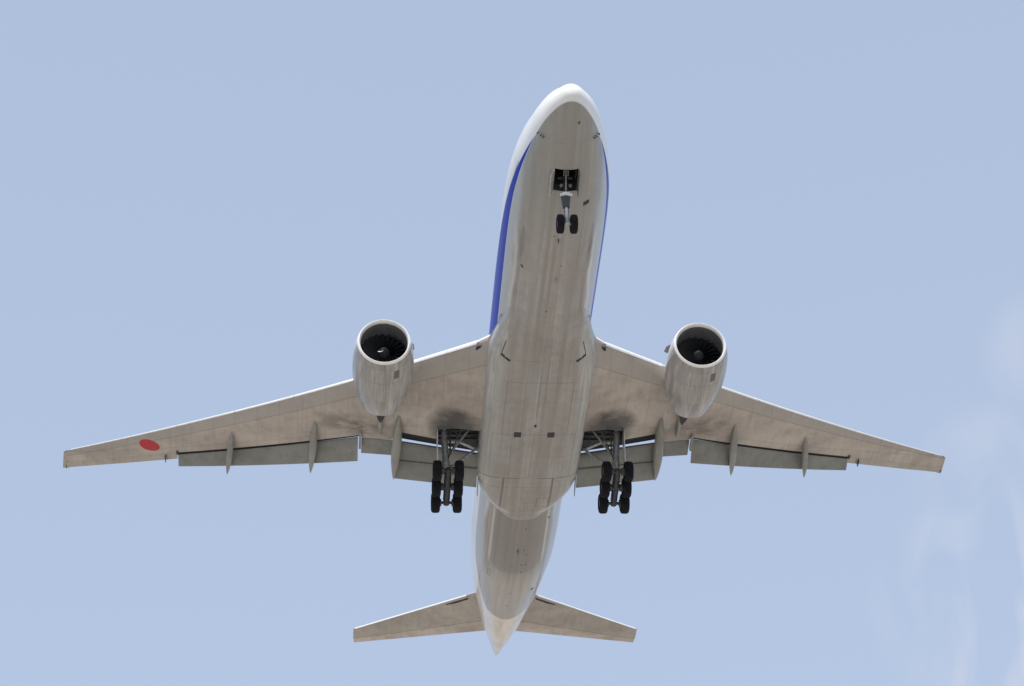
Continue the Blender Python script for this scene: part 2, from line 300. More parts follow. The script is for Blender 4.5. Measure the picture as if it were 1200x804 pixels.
def smoothstep(t): t = max(0, min(1, t)); return t * t * (3 - 2 * t)
def interp(x, xs, ys):
    if x <= xs[0]: return ys[0] + (ys[1] - ys[0]) * (x - xs[0]) / (xs[1] - xs[0])
    for i in range(len(xs) - 1):
        if x <= xs[i + 1]: return ys[i] + (ys[i + 1] - ys[i]) * (x - xs[i]) / (xs[i + 1] - xs[i])
    return ys[-1] + (ys[-1] - ys[-2]) * (x - xs[-1]) / (xs[-1] - xs[-2])
def pch(x, xp, fp):
    h = [xp[i + 1] - xp[i] for i in range(len(xp) - 1)]; d = [(fp[i + 1] - fp[i]) / h[i] for i in range(len(h))]
    def sl(i):
        if i == 0: return d[0]
        if i == len(xp) - 1: return d[-1]
        if d[i - 1] * d[i] <= 0: return 0
        w1 = 2 * h[i] + h[i - 1]; w2 = h[i] + 2 * h[i - 1]; return (w1 + w2) / (w1 / d[i - 1] + w2 / d[i])
    x = max(xp[0], min(xp[-1], x)); i = 0
    while i < len(h) - 1 and x > xp[i + 1]: i += 1
    t = (x - xp[i]) / h[i]; a0, a1 = sl(i), sl(i + 1)
    return (2 * t**3 - 3 * t * t + 1) * fp[i] + (t**3 - 2 * t * t + t) * h[i] * a0 + (3 * t * t - 2 * t**3) * fp[i + 1] + (t**3 - t * t) * h[i] * a1
def loft(bm, rings, closed=True, cap=True, mat=0):
    V = [[bm.verts.new(p) for p in r] for r in rings]; F = []
    n = len(V[0])
    for i in range(len(V) - 1):
        for j in range(n if closed else n - 1):
            k = (j + 1) % n
            try: f = bm.faces.new((V[i][j], V[i][k], V[i + 1][k], V[i + 1][j])); f.material_index = mat; F.append((i, j, f))
            except ValueError: pass
    if cap:
        for r in (V[0], V[-1]):
            try: f = bm.faces.new(r); f.material_index = mat
            except ValueError: pass
    return V, F
def boxm(bm, x0, x1, y0, y1, z0, z1, mat=0, bev=0):
    vs = [bm.verts.new((x, y, z)) for x in (x0, x1) for y in (y0, y1) for z in (z0, z1)]
    for q in ((0, 1, 3, 2), (4, 6, 7, 5), (0, 4, 5, 1), (2, 3, 7, 6), (0, 2, 6, 4), (1, 5, 7, 3)):
        f = bm.faces.new([vs[i] for i in q]); f.material_index = mat
def tube(bm, p0, p1, r0, r1=None, n=14, mat=0):
    p0, p1 = Vector(p0), Vector(p1); r1 = r0 if r1 is None else r1
    d = (p1 - p0).normalized(); u = d.orthogonal().normalized(); v = d.cross(u)
    R = [[p + (u * math.cos(2 * math.pi * k / n) + v * math.sin(2 * math.pi * k / n)) * r for k in range(n)] for p, r in ((p0, r0), (p1, r1))]
    loft(bm, R, True, True, mat)
def lathe(bm, prof, axis='Y', n=64, mats=None, c=(0, 0, 0), tilt=None):
    """prof: (position along -Y, radius); tilt(t) gives a vertical offset and shear"""
    rings = []
    for t, r in prof:
        ring = []
        for k in range(n):
            q = 2 * math.pi * k / n
            if axis == 'Y': p = Vector((r * math.cos(q), -t, r * math.sin(q)))
            elif axis == 'X': p = Vector((t, r * math.cos(q), r * math.sin(q)))
            else: p = Vector((r * math.cos(q), r * math.sin(q), t))
            if tilt: p = tilt(p, t)
            ring.append(p + Vector(c))
        rings.append(ring)
    V, F = loft(bm, rings, True, False)
    if mats:
        for i, j, f in F: f.material_index = mats[i]
    return V
def both(fn):
    for s in (1, -1): fn(s)

# ------------------------------------------------------------------ fuselage
FT = [(0.0, -0.748, -0.748, 0.0), (0.08, -1.028, -0.427, 0.3), (0.3, -1.318, -0.158, 0.586), (0.7, -1.618, 0.102, 0.909), (1.3, -1.904, 0.568, 1.28), (2.2, -2.249, 1.011, 1.69), (3.3, -2.546, 1.516, 2.033), (4.6, -2.814, 2.098, 2.375), (6.2, -3.025, 2.562, 2.687), (8.2, -3.151, 2.855, 2.925), (10.5, -3.2, 2.98, 3.03), (13.0, -3.21, 3.0, 3.06), (42.0, -3.21, 3.0, 3.0), (45.0, -3.104, 3.019, 2.92), (48.0, -2.728, 3.07, 2.68), (51.0, -2.194, 3.056, 2.378), (54.0, -1.612, 2.973, 1.891), (57.0, -0.963, 2.821, 1.387), (59.5, -0.263, 2.62, 0.80), (61.1, 0.24, 2.365, 0.42), (62.0, 0.58, 2.113, 0.215), (62.5, 0.92, 1.75, 0.04)]
FX = [t[0] for t in FT]
def fprof(s): return tuple(pch(s, FX, [t[k] for t in FT]) for k in (1, 2, 3))
NB_Y0, NB_Y1, NB_X = 4.40, 5.93, .66
def fsec(s, n=128):
    zb_, zt_, w = fprof(s); zm = (zb_ + zt_) / 2; h = (zt_ - zb_) / 2; out = []
    K = 6; snap = 3.0 < s < 8.5
    a0 = math.asin(min(.99, NB_X / w)) if w > NB_X * 1.2 and snap else None
    for k in range(n):
        kk = k if k <= n // 2 else k - n; q = 2 * math.pi * kk / n
        if a0 is not None:
            qk = 2 * math.pi * K / n
            wgt = min(1, max(0, (s - 3.0) / 1.2)) * min(1, max(0, (8.5 - s) / 1.5))
            if abs(kk) <= K: q2 = a0 * kk / K
            elif abs(kk) <= 2 * K: sg = 1 if kk > 0 else -1; q2 = sg * (a0 + (2 * qk - a0) * (abs(kk) - K) / K)
            else: q2 = q
            q = q * (1 - wgt) + q2 * wgt
        out.append(Vector((w * math.sin(q), -s, zm - h * math.cos(q))))
    return out
ss = [.004, .02, .045, .08, .13, .2, .3, .42, .56, .7, .9, 1.1, 1.35, 1.6, 1.9, 2.2, 2.55, 2.9, 3.3, 3.7, 4.05, 4.40, 4.8, 5.2, 5.6, 5.93, 6.3, 6.8, 7.4, 8.1, 8.8, 9.6, 10.5, 11.5, 13]
ss += [13 + (42 - 13) * i / 30 for i in range(1, 31)] + [42.6, 43.3, 44, 45, 46, 47, 48, 49, 50, 51, 52, 53, 54, 55, 56, 57, 58, 58.8, 59.5, 60.2, 60.8, 61.3, 61.6, 61.9, 62.1, 62.25, 62.38, 62.5]
bm = bmesh.new(); V, F = loft(bm, [fsec(s) for s in ss], True, True)
kill = [f for i, j, f in F if NB_Y0 - .01 <= ss[i] and ss[i + 1] <= NB_Y1 + .01 and (j < 6 or j >= 128 - 6)]
bmesh.ops.delete(bm, geom=kill, context='FACES')
fus = link('fuselage', bm, M_FUS, plane, label='white upper body with blue cheat line and grimy grey belly')

# nose gear bay: real recess
bm = bmesh.new()
x, z1 = NB_X + .002, -1.25
zs = [fprof(NB_Y0)[0] + .02, fprof(NB_Y1)[0] + .02]
def wallz(s, xx): zb_, zt_, w = fprof(s); zm = (zb_ + zt_) / 2; return zm - (zt_ - zb_) / 2 * math.sqrt(max(0, 1 - (xx / w)**2)) + .01
for sx in (-1, 1):
    vs = [bm.verts.new(p) for p in ((sx * x, -NB_Y0, wallz(NB_Y0, x)), (sx * x, -NB_Y1, wallz(NB_Y1, x)), (sx * x, -NB_Y1, z1), (sx * x, -NB_Y0, z1))]; bm.faces.new(vs)
for yy in (NB_Y0, NB_Y1):
    xs = [-x + 2 * x * i / 8 for i in range(9)]
    bot = [bm.verts.new((q, -yy, wallz(yy, q))) for q in xs]; top = [bm.verts.new((q, -yy, z1)) for q in xs]
    for i in range(8): bm.faces.new((bot[i], bot[i + 1], top[i + 1], top[i]))
vs = [bm.verts.new(p) for p in ((-x, -NB_Y0, z1), (x, -NB_Y0, z1), (x, -NB_Y1, z1), (-x, -NB_Y1, z1))]; bm.faces.new(vs)
for i in range(5):
    yy = -NB_Y0 - .2 - i * .28; boxm(bm, -x + .01, x - .01, yy - .02, yy + .02, z1 - .14, z1 - .003)
for sx in (-1, 1):
    for zz in (-2.3, -2.0, -1.65): boxm(bm, sx * (x - .06) - .03, sx * (x - .06) + .03, -NB_Y1 + .03, -NB_Y0 - .03, zz - .02, zz + .02)
link('nose_gear_bay', bm, M_BAY, fus, smooth=False)

# windshield (above, out of this view but part of the nose)
bm = bmesh.new()
for sx in (-1, 1):
    for s0, s1, q0, q1 in ((2.75, 3.75, 2.66, 3.10), (2.95, 4.05, 2.34, 2.62), (3.45, 4.45, 2.08, 2.30)):
        r = []
        for i in range(5):
            s = s0 + (s1 - s0) * i / 4; zb_, zt_, w = fprof(s); zm = (zb_ + zt_) / 2; h = (zt_ - zb_) / 2
            r.append([Vector((sx * (w + .012) * math.sin(q0 + (q1 - q0) * j / 5), -s, zm - (h + .012) * math.cos(q0 + (q1 - q0) * j / 5))) for j in range(6)])
        loft(bm, r, False, False)
link('windshield', bm, M_GLASS, fus)
# antennas, probes and drains on the belly
def blade(name, x, y, z, h=.28, c=.32, rot=0, mat=M_BLACK):
    bm = bmesh.new(); rings = []
    for k in range(4):
        t = k / 3; cc = c * (1 - .45 * t); w = .03 * (1 - .6 * t)
        rings.append([Vector((w * math.sin(q) , cc / 2 * math.cos(q) - .10 * t, -h * t)) for q in [2 * math.pi * i / 12 for i in range(12)]])
    loft(bm, rings); return link(name, bm, mat, fus, (x, y, z), (0, rot, 0))
def onskin(s, xx): return wallz(s, xx)
blade('antenna', .02, -9.9, onskin(9.9, 0) + .03, .22, .3)
blade('antenna', -.15, -13.3, onskin(13.3, .15) + .03, .25, .3, mat=M_TRACK)
blade('antenna', 0, -42.0, onskin(42, 0) + .03, .30, .34)
blade('drain_mast', 1.95, -12.9, onskin(12.9, 1.95) + .05, .26, .2, .5)
blade('drain_mast', -1.65, -48.3, onskin(48.3, 1.65) + .05, .35, .28, -.7)
blade('drain_mast', -2.0, -38.9, onskin(38.9, 2.0) + .05, .26, .24, -.6)
for sx in (-1, 1):
    for xx, s, in ((1.50, 2.78), (1.38, 2.76), (1.66, 2.82)):
        bm = bmesh.new(); z = onskin(s, xx) - .01
        tube(bm, (sx * xx, -s, z + .03), (sx * (xx + .07), -s, z - .09), .03, .025, 8); tube(bm, (sx * (xx + .07), -s - .03, z - .09), (sx * (xx + .07), -s + .10, z - .10), .028, .022, 8)
        link('pitot_probe', bm, M_BLACK, fus)
bm = bmesh.new()      # small square outflow vent right of the nose leg
z = onskin(7.12, 1.33)
loft(bm, [[Vector((-1.33 + dx * sc, -7.12 + dy * sc, onskin(7.12 - dy * sc, 1.33 - dx * sc) + dz)) for dx, dy in ((-.16, -.13), (.16, -.19), (.16, .10), (-.16, .16))] for sc, dz in ((1, -.012), (1.0, -.03), (.8, -.03))])
link('vent', bm, M_COVE, fus, smooth=False)

# ------------------------------------------------------------------ wing-body fairing
def fairsec(s, n=72):
    w = pch(s, [16.6, 18.4, 20.4, 21.6, 27, 31, 33.5, 34.8, 36.0, 37.2, 38.2, 39.0], [2.1, 2.60, 3.12, 3.31, 3.31, 3.31, 3.27, 3.10, 2.72, 2.12, 1.45, .8])
    zb_ = pch(s, [16.6, 18.4, 20.4, 22.5, 27, 31, 33.0, 35.5, 37.2, 38.4, 39.0], [-3.12, -3.25, -3.42, -3.56, -3.62, -3.62, -3.58, -3.45, -3.32, -3.20, -3.08])
    zt_ = -.9; zm = (zb_ + zt_) / 2; h = (zt_ - zb_) / 2; e = pch(s, [16.6, 19, 21.6, 24, 34, 37.5, 39], [1.0, .95, .64, .56, .56, .70, .9])
    out = []
    for k in range(n):
        q = 2 * math.pi * k / n; sn, cs = math.sin(q), math.cos(q)
        out.append(Vector((w * math.copysign(abs(sn)**e, sn), -s, zm - h * math.copysign(abs(cs)**e, cs))))
    return out
bm = bmesh.new(); fs = [16.6 + (39.0 - 16.6) * i / 72 for i in range(73)]
loft(bm, [fairsec(s) for s in fs]); fair = link('wing_body_fairing', bm, M_FAIR, plane)
# fillets where the wing root leading edge meets the body
def fillet(sx):
    bm = bmesh.new(); rings = []
    for k in range(9):
        t = k / 8; y = -18.6 - 4.6 * t; x1 = 2.75 + 1.0 * smoothstep(t) + .15 * t; zc = -1.75; hh = .18 + .42 * smoothstep(t)
        rings.append([Vector((sx * (2.2 + (x1 - 2.2) * math.cos(q)), y, zc + hh * math.sin(q))) for q in [2 * math.pi * i / 16 for i in range(16)]])
    loft(bm, rings); link('root_fillet', bm, M_FAIR, fair)
both(fillet)
for sx in (1, -1):   # ram-air inlets with a raised rim, and square exhaust louvres
    bm = bmesh.new()
    P = [(2.33, -19.55), (2.56, -20.62), (2.03, -21.0), (1.85, -19.9)]
    def zf(x, y):
        w = pch(-y, [16.6, 18.4, 20.4, 21.6, 27], [2.1, 2.60, 3.12, 3.31, 3.31]); zb_ = pch(-y, [16.6, 18.4, 20.4, 22.5, 27], [-3.12, -3.25, -3.42, -3.56, -3.62]); e = pch(-y, [16.6, 19, 21.6, 24, 34], [1.0, .95, .64, .56, .56])
        sn = min(.999, (x / w)) ** (1 / e); cs = math.sqrt(max(0, 1 - sn * sn)); zm = (zb_ - .9) / 2; return zm - (-.9 - zb_) / 2 * cs**e
    top = [Vector((sx * x_, y_, zf(x_, y_) - .022)) for x_, y_ in P]
    # thin dark seams on three sides, a deep open lip at the rear
    def strip(p, q, w):
        d = (q - p).normalized(); nn = Vector((-d.y, d.x, 0)).normalized() * w / 2; up = Vector((0, 0, .04))
        loft(bm, [[p - nn, p + nn, p + nn + up, p - nn + up], [q - nn, q + nn, q + nn + up, q - nn + up]])
    strip(top[0], top[1], .035); strip(top[1], top[2], .16)
    link('ram_air_inlet', bm, M_COVE, fair, smooth=False)
    bm = bmesh.new(); X0 = 1.05 * sx
    boxm(bm, X0 - .22, X0 + .22, -28.45, -27.95, -3.632, -3.60)
    link('exhaust_louvre', bm, M_COVE, fair, smooth=False)
bm = bmesh.new(); boxm(bm, -.06, .06, -27.35, -27.15, -3.66, -3.6); link('drain_port', bm, M_BLACK, fair, smooth=False)

# ------------------------------------------------------------------ wings
LEX, LEY = [2.2, 3.05, 3.74, 8.0, 12.0, 20.85, 30.2, 30.6], [-19.9, -20.5, -21.3, -24.45, -27.45, -34.0, -41.03, -41.35]
def le(x): return interp(x, LEX, LEY)
def zle(x): a_ = max(x - 3.1, -1); return -1.7 + .14 * a_ + .00277 * a_ * a_
def te(x): return interp(x, [2.2, 10.8, 23.2, 30.5], [-33.75, -33.75, -38.86, -42.83])
def tc_(x): return interp(x, [3, 10, 20, 30.5], [.122, .108, .10, .095])
def tw(x): return interp(x, [3, 10.8, 22.6, 30.5], [.50, .38, .28, .15])
def thick(t): return 5 * (.2969 * math.sqrt(max(t, 0)) - .126 * t - .3516 * t * t + .2843 * t**3 - .1036 * t**4)
def surf(x, t, up):
    """point on the aerofoil at span x, chord fraction t"""
    c = le(x) - te(x); th = thick(t) * tc_(x) * c; y = le(x) - c * t; z = zle(x) - tw(x) * t
    return Vector((x, y, z + (th * .92 if up else -th * 1.08)))
def tof(x, y): return (le(x) - y) / (le(x) - te(x))
def ylow(x):     # where the lower skin ends
    return interp(x, [3.1, 8.6, 8.75, 10.65, 10.8, 22.6, 22.8, 30.4], [-31.1, -30.85, -32.0, -32.2, -32.03, -37.9, -37.95, -42.22])
def yup(x):      # where the upper skin / spoilers end
    return interp(x, [3.1, 8.6, 8.75, 10.65, 10.8, 22.6, 22.8, 30.4], [-32.30, -32.10, -32.06, -32.26, -32.53, -38.32, -37.9, -42.27])
def nosets(n): return [(i / n)**2 for i in range(n + 1)]
HOLE_X = (3.3, 5.98); HOLE_Y = -29.25
XS = [2.2, 2.8, 3.3, 4.0, 4.7, 5.4, 5.98, 6.8, 7.7, 8.6, 8.75, 9.6, 10.65, 10.8, 12, 13.5, 15, 16.5, 18, 19.5, 21, 22.6, 22.8, 24, 25.5, 27, 28.5, 29.6, 30.2, 30.4]
def wing(sx):
    bm = bmesh.new(); rings = []; nl, nu = 22, 22
    for x in XS:
        tl, tu = tof(x, ylow(x)), tof(x, yup(x))
        
        low_ = [tl * (i / nl)**1.6 for i in range(nl + 1)]
        if x < 6.5:
            th = tof(x, HOLE_Y - .12 * (x - 3.3)); k = nl - 3
            f_ = low_[:k + 1]; low_ = [q * th / f_[-1] for q in f_] + [th + (tl - th) * j / (nl - k) for j in range(1, nl - k + 1)]
        up_ = [tu * (i / nu)**1.6 for i in range(nu + 1)]
        ring = [surf(x, t, False) for t in low_]
        pu = surf(x, tu, True); pl = ring[-1]
        inner = surf(x, tl, True) - Vector((0, 0, .06 if x < 22.7 or x > 30.45 else .02))
        if inner.z < pl.z: inner.z = pl.z + .01
        ring += [inner, pu - Vector((0, 0, .035 if tu < .97 else .01))]
        ring += [surf(x, t, True) for t in reversed(up_[1:])]
        if x >= 30.2: ring = [Vector((p.x, p.y, zle(x) + (p.z - zle(x)) * (.97 if x < 30.3 else .4))) for p in ring]
        rings.append([Vector((p.x * sx, p.y, p.z)) for p in ring])
    V, F = loft(bm, rings, True, True)
    kill = []
    for i, j, f in F:
        if j in (nl, nl + 1): f.material_index = 1
        if j > nl + 1: f.material_index = 2
        if HOLE_X[0] - .01 <= XS[i] and XS[i + 1] <= HOLE_X[1] + .01 and nl - 3 <= j <= nl: kill.append(f)
    bmesh.ops.delete(bm, geom=kill, context='FACES')
    lab = 'underside with a red disc near the tip' if sx > 0 else 'plain grimy underside'
    w = link('wing', bm, [M_WING, M_COVE, M_WHITE], plane, label=lab)
    # main gear bay: walls inside the wing root
    bm = bmesh.new(); x0, x1 = HOLE_X
    def q4(*p): bm.faces.new([bm.verts.new((a_[0] * sx, a_[1], a_[2])) for a_ in p])
    f0 = surf(x0, tof(x0, HOLE_Y), False); f1 = surf(x1, tof(x1, HOLE_Y - .32), False); e0 = surf(x0, tof(x0, ylow(x0)), False); e1 = surf(x1, tof(x1, ylow(x1)), False)
    c0, c1, c2, c3 = [surf(xx, tof(xx, yy), True).z - .07 for xx, yy in ((x0, f0.y), (x1, f1.y), (x1, e1.y - .9), (x0, e0.y - .9))]
    q4((x0, f0.y, f0.z), (x1, f1.y, f1.z), (x1, f1.y, c1), (x0, f0.y, c0)); q4((x1, f1.y, f1.z), (x1, e1.y, e1.z), (x1, e1.y - .9, c2), (x1, f1.y, c1)); q4((x0, f0.y, f0.z), (x0, e0.y, e0.z), (x0, e0.y - .9, c3), (x0, f0.y, c0))
    q4((x0, f0.y, c0), (x1, f1.y, c1), (x1, e1.y - .9, c2), (x0, e0.y - .9, c3))
    for k in range(4): yy = -29.75 - k * .42; zz = surf(x0, tof(x0, yy), True).z; boxm(bm, sx * (x0 + .1), sx * (x1 - .1), yy - .03, yy + .03, zz - .24, zz - .08)
    link('main_gear_bay', bm, M_BAY, w, smooth=False)
    # leading-edge slats
    def slat(name, xa, xb, mt=M_SLAT):
        bm = bmesh.new(); rings = []; n = 9; steps = max(2, int((xb - xa) / 1.2))
        for k in range(steps + 1):
            x = xa + (xb - xa) * k / steps; c = le(x) - te(x); tm = min(.12, .42 / c); tl = tm * .10; off = .03
            pts = [surf(x, tm * (i / n)**2, True) for i in range(n, 0, -1)] + [surf(x, tl * (i / 5)**2, False) for i in range(0, 6)]
            cen_ = surf(x, tm * .5, True); cen_.z = zle(x)
            out = [p + (p - cen_).normalized() * off + Vector((0, .03, -.01)) for p in pts]
            rings.append([Vector((p.x * sx, p.y, p.z)) for p in out + list(reversed(pts))])
        loft(bm, rings); return link(name, bm, mt, w)
    slat('krueger_flap', 3.95, 7.9); 
    seams = [11.3, 15.0, 18.8, 22.6, 26.4, 30.0]
    for i in range(5): slat('slat', seams[i] + .02, seams[i + 1] - .02)
    # dark fitting at the inboard end of the slat
    bm = bmesh.new(); p = surf(3.83, .004, False); boxm(bm, sx * p.x - .14, sx * p.x + .10, p.y - .30, p.y + .10, p.z - .22, p.z + .02); boxm(bm, sx * p.x - .05, sx * p.x + .16, p.y - .42, p.y - .2, p.z - .2, p.z - .03); link('slat_end_seal', bm, M_BLACK, w, smooth=False)
    # generic lofted surface between stations: (x, yL, zL, yT, zT, thickness)
    def panel(name, st, mat, parent=w, n=10, tmul=1.0):
        bm = bmesh.new(); rings = []
        for x, yl, zl, yt, zt_, th in st:
            ring = []; N_ = n
            for i in range(N_, -1, -1):
                t = (i / N_)**1.7; h = thick(t) * th * 2.0; ring.append(Vector((sx * x, yl + (yt - yl) * t, zl + (zt_ - zl) * t + h * .75)))
            for i in range(1, N_ + 1):
                t = (i / N_)**1.7; h = thick(t) * th * 2.0; ring.append(Vector((sx * x, yl + (yt - yl) * t, zl + (zt_ - zl) * t - h * .25 - (.012 if i == N_ else 0))))
            rings.append(ring)
        loft(bm, rings); return link(name, bm, mat, parent)
    # inboard double-slotted flap
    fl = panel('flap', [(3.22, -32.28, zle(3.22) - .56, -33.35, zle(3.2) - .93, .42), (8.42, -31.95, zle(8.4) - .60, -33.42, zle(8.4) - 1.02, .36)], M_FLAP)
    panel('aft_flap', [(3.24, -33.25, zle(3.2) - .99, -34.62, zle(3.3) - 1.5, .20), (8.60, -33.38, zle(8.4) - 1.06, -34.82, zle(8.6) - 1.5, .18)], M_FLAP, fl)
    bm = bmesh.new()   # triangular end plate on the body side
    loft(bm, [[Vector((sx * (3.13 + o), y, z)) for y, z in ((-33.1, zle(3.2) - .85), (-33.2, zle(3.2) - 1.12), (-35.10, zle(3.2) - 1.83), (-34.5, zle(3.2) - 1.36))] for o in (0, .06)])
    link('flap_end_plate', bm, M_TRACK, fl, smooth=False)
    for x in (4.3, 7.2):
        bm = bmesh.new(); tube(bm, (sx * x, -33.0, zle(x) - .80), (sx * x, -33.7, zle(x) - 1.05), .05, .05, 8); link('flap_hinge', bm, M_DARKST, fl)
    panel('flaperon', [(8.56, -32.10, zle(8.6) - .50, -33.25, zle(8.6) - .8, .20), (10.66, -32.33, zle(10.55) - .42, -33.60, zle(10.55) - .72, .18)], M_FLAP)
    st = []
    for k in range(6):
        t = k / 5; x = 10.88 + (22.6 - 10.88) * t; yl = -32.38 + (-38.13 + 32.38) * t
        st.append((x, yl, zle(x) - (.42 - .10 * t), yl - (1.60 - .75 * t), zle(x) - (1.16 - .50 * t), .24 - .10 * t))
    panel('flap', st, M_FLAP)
    panel('aileron', [(22.66, -37.80, zle(22.66) - .22, -38.62, zle(22.66) - .30, .11), (26.5, -40.0, zle(26.5) - .19, -40.68, zle(26.5) - .24, .08), (30.36, -42.22, zle(30.36) - .15, -42.83, zle(30.36) - .17, .05)], M_AIL)
    # small seals and hinge fairings at the ends of the flaps
    bm = bmesh.new(); loft(bm, [[Vector((sx * (10.76 + o), y, z)) for y, z in ((-31.5, zle(10.7) - .42), (-31.6, zle(10.7) - .66), (-32.9, zle(10.7) - .95), (-32.9, zle(10.7) - .7))] for o in (-.07, .07)]); link('hinge_fairing', bm, M_TRACK, w)
    bm = bmesh.new(); p = surf(23.1, .8, False); boxm(bm, sx * 23.45, sx * 23.50, -39.1, -38.5, zle(23.4) - .48, zle(23.4) - .26); link('static_wick', bm, M_DARKST, w, smooth=False)
    bm = bmesh.new(); boxm(bm, sx * 22.60, sx * 22.72, -38.05, -37.75, zle(22.7) - .42, zle(22.7) - .2); link('hinge_bracket', bm, M_DARKST, w, smooth=False)
    # flap-track canoes
    def canoe(name, x, y0, z0, y1, z1, wd, dp, dx=0):
        bm = bmesh.new(); rings = []; n = 22
        for i in range(n + 1):
            t = i / n; wf = math.sin(math.pi * min(1, t / .50) / 2)**.8 if t < .5 else math.cos(math.pi * (t - .5)) ** .75
            hw = max(.004, wd / 2 * wf); hd = max(.006, dp / 2 * (wf**.9)); c = Vector((x + dx * t, y0 + (y1 - y0) * t, z0 + (z1 - z0) * t - .16 * math.sin(math.pi * t) * dp))
            ring = []
            for q in [2 * math.pi * k / 20 for k in range(20)]:
                s_, c_ = math.sin(q), math.cos(q)
                ring.append(Vector((sx * (c.x + hw * math.copysign(abs(s_)**.8, s_)), c.y, c.z + hd * c_)))
            rings.append(ring)
        loft(bm, rings); return link(name, bm, M_TRACK, w)
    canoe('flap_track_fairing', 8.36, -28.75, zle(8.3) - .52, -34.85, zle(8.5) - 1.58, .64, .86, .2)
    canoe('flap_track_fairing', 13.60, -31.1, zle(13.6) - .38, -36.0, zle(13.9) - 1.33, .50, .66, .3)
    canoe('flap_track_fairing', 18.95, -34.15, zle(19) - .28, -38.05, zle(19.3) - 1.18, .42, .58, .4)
    # rounded tip cap, light and static wick
    bm = bmesh.new(); rings = []
    for x_, k_ in ((30.20, 1.15), (30.36, .95), (30.46, .35)):
        yl, yt = le(30.3) - .02, -42.98; c_ = yl - yt
        rings.append([Vector((sx * (x_ + (.18 if sx > 0 else .05) * (1 - math.cos(q)) / 2 * (1.15 - k_) / .8), (yl + yt) / 2 + c_ / 2 * (.96 + .04 * k_) * math.cos(q), zle(30.3) - .07 * (1 - math.cos(q)) / 2 - .03 + .085 * k_ * math.sin(q) * (1.2 + math.cos(q)) / 2)) for q in [2 * math.pi * i / 28 for i in range(28)]])
    loft(bm, rings); link('wing_tip', bm, M_AIL, w)
    bm = bmesh.new(); p = surf(30.3, .02, False); lathe(bm, [(-.14, .004), (-.1, .035), (-.05, .05), (0, .055), (.16, .04)], 'Y', 14, c=(sx * p.x, p.y - .05, p.z + .02)); link('navigation_light', bm, M_GREEN if sx > 0 else M_RED, w)
    bm = bmesh.new(); tube(bm, (sx * 30.38, -42.6, zle(30.4) - .17), (sx * 30.42, -42.98, zle(30.4) - .22), .03, .015, 8); link('static_wick', bm, M_DARKST, w)
    return w
WS = {1: wing(1), -1: wing(-1)}

for ob in [o_ for w_ in WS.values() for o_ in [w_] + list(w_.children_recursive)]:     # wings flexed: tips drift slightly to starboard in the side wind
    for v_ in ob.data.vertices:
        a_ = abs(v_.co.x) - 3.1
        if a_ > 0: v_.co.x += (.12 if v_.co.x > 0 else .28) * a_ / 27.3
# ------------------------------------------------------------------ engines
EC = Vector((9.61, -20.5, -2.35))
def droop(p, t):   # scarfed inlet: the lower lip sits further aft
    k = max(0, 1 - t / 1.6); return Vector((p.x, p.y + p.z * .085 * k, p.z + .05 * k - .03 * t))
nac_prof = [(1.35, 1.44), (1.1, 1.445), (.8, 1.42), (.55, 1.40), (.35, 1.405), (.2, 1.42), (.1, 1.445), (.035, 1.475), (0, 1.52), (.03, 1.565), (.08, 1.598), (.13, 1.618), (.30, 1.675), (.34, 1.684), (.7, 1.76), (1.2, 1.825), (1.8, 1.86), (2.4, 1.865), (3.0, 1.84), (3.6, 1.77), (4.2, 1.665), (4.8, 1.53), (5.3, 1.395), (5.52, 1.33), (5.53, 1.29), (5.3, 1.31), (4.6, 1.42), (3.6, 1.5)]
nm = [1] * 5 + [2] * 6 + [0] * 12 + [2] + [3] * 3
def mesh_of(fn, mats, name, ang=38):
    bm = bmesh.new(); fn(bm); bmesh.ops.recalc_face_normals(bm, faces=bm.faces)
    for f in bm.faces: f.smooth = True
    for e in bm.edges: e.smooth = not (len(e.link_faces) == 2 and e.calc_face_angle(0) > R_(ang))
    me = bpy.data.meshes.new(name); bm.to_mesh(me); bm.free()
    for m in mats: me.materials.append(m)
    return me
def nac_f(bm):
    lathe(bm, nac_prof, 'Y', 96, nm, tilt=droop)
ME_NAC = mesh_of(nac_f, [M_NAC, M_DUCT, M_LIP, M_HOT], 'nacelle', 55)
def fan_f(bm):
    lathe(bm, [(1.36, .40), (1.36, 1.44)], 'Y', 48, [0])
    for k in range(22):
        q = 2 * math.pi * k / 22; r = []
        for i in range(6):
            t = i / 5; rr = .38 + 1.04 * t; tw_ = R_(20 + 38 * t); cw = .17 + .08 * t
            er = Vector((math.cos(q), 0, math.sin(q))); et = Vector((-math.sin(q), 0, math.cos(q))); d = et * math.sin(tw_) + Vector((0, 1, 0)) * math.cos(tw_)
            c = er * rr + Vector((0, -1.18, 0)) + et * .06 * math.sin(3 * t)
            nn = et * math.cos(tw_) - Vector((0, 1, 0)) * math.sin(tw_)
            r.append([c - d * cw, c + nn * .012, c + d * cw, c - nn * .012])
        loft(bm, r)
ME_FAN = mesh_of(fan_f, [M_FAN], 'fan')
ME_SPIN = mesh_of(lambda bm: lathe(bm, [(.66, .006), (.69, .06), (.78, .15), (.92, .27), (1.08, .37), (1.22, .42), (1.30, .42)], 'Y', 40), [M_FAN], 'spinner')
def swirl_f(bm):
    r = []
    for i in range(8):
        t = i / 7; q = .9 + 1.1 * t; rr = .10 + .20 * t; y = -(.735 + .21 * t)
        r.append([Vector(((rr + s_) * math.cos(q), y + .022, (rr + s_) * math.sin(q))) for s_ in (-.075, .075)])
    loft(bm, r, False, False)
ME_SWIRL = mesh_of(swirl_f, [M_WHITE], 'spinner_spiral')
def core_f(bm): lathe(bm, [(4.2, 1.0), (5.0, .96), (5.8, .80), (6.5, .62), (6.52, .58), (6.0, .62)], 'Y', 48); lathe(bm, [(6.0, .45), (6.6, .38), (7.1, .2), (7.35, .02)], 'Y', 32)
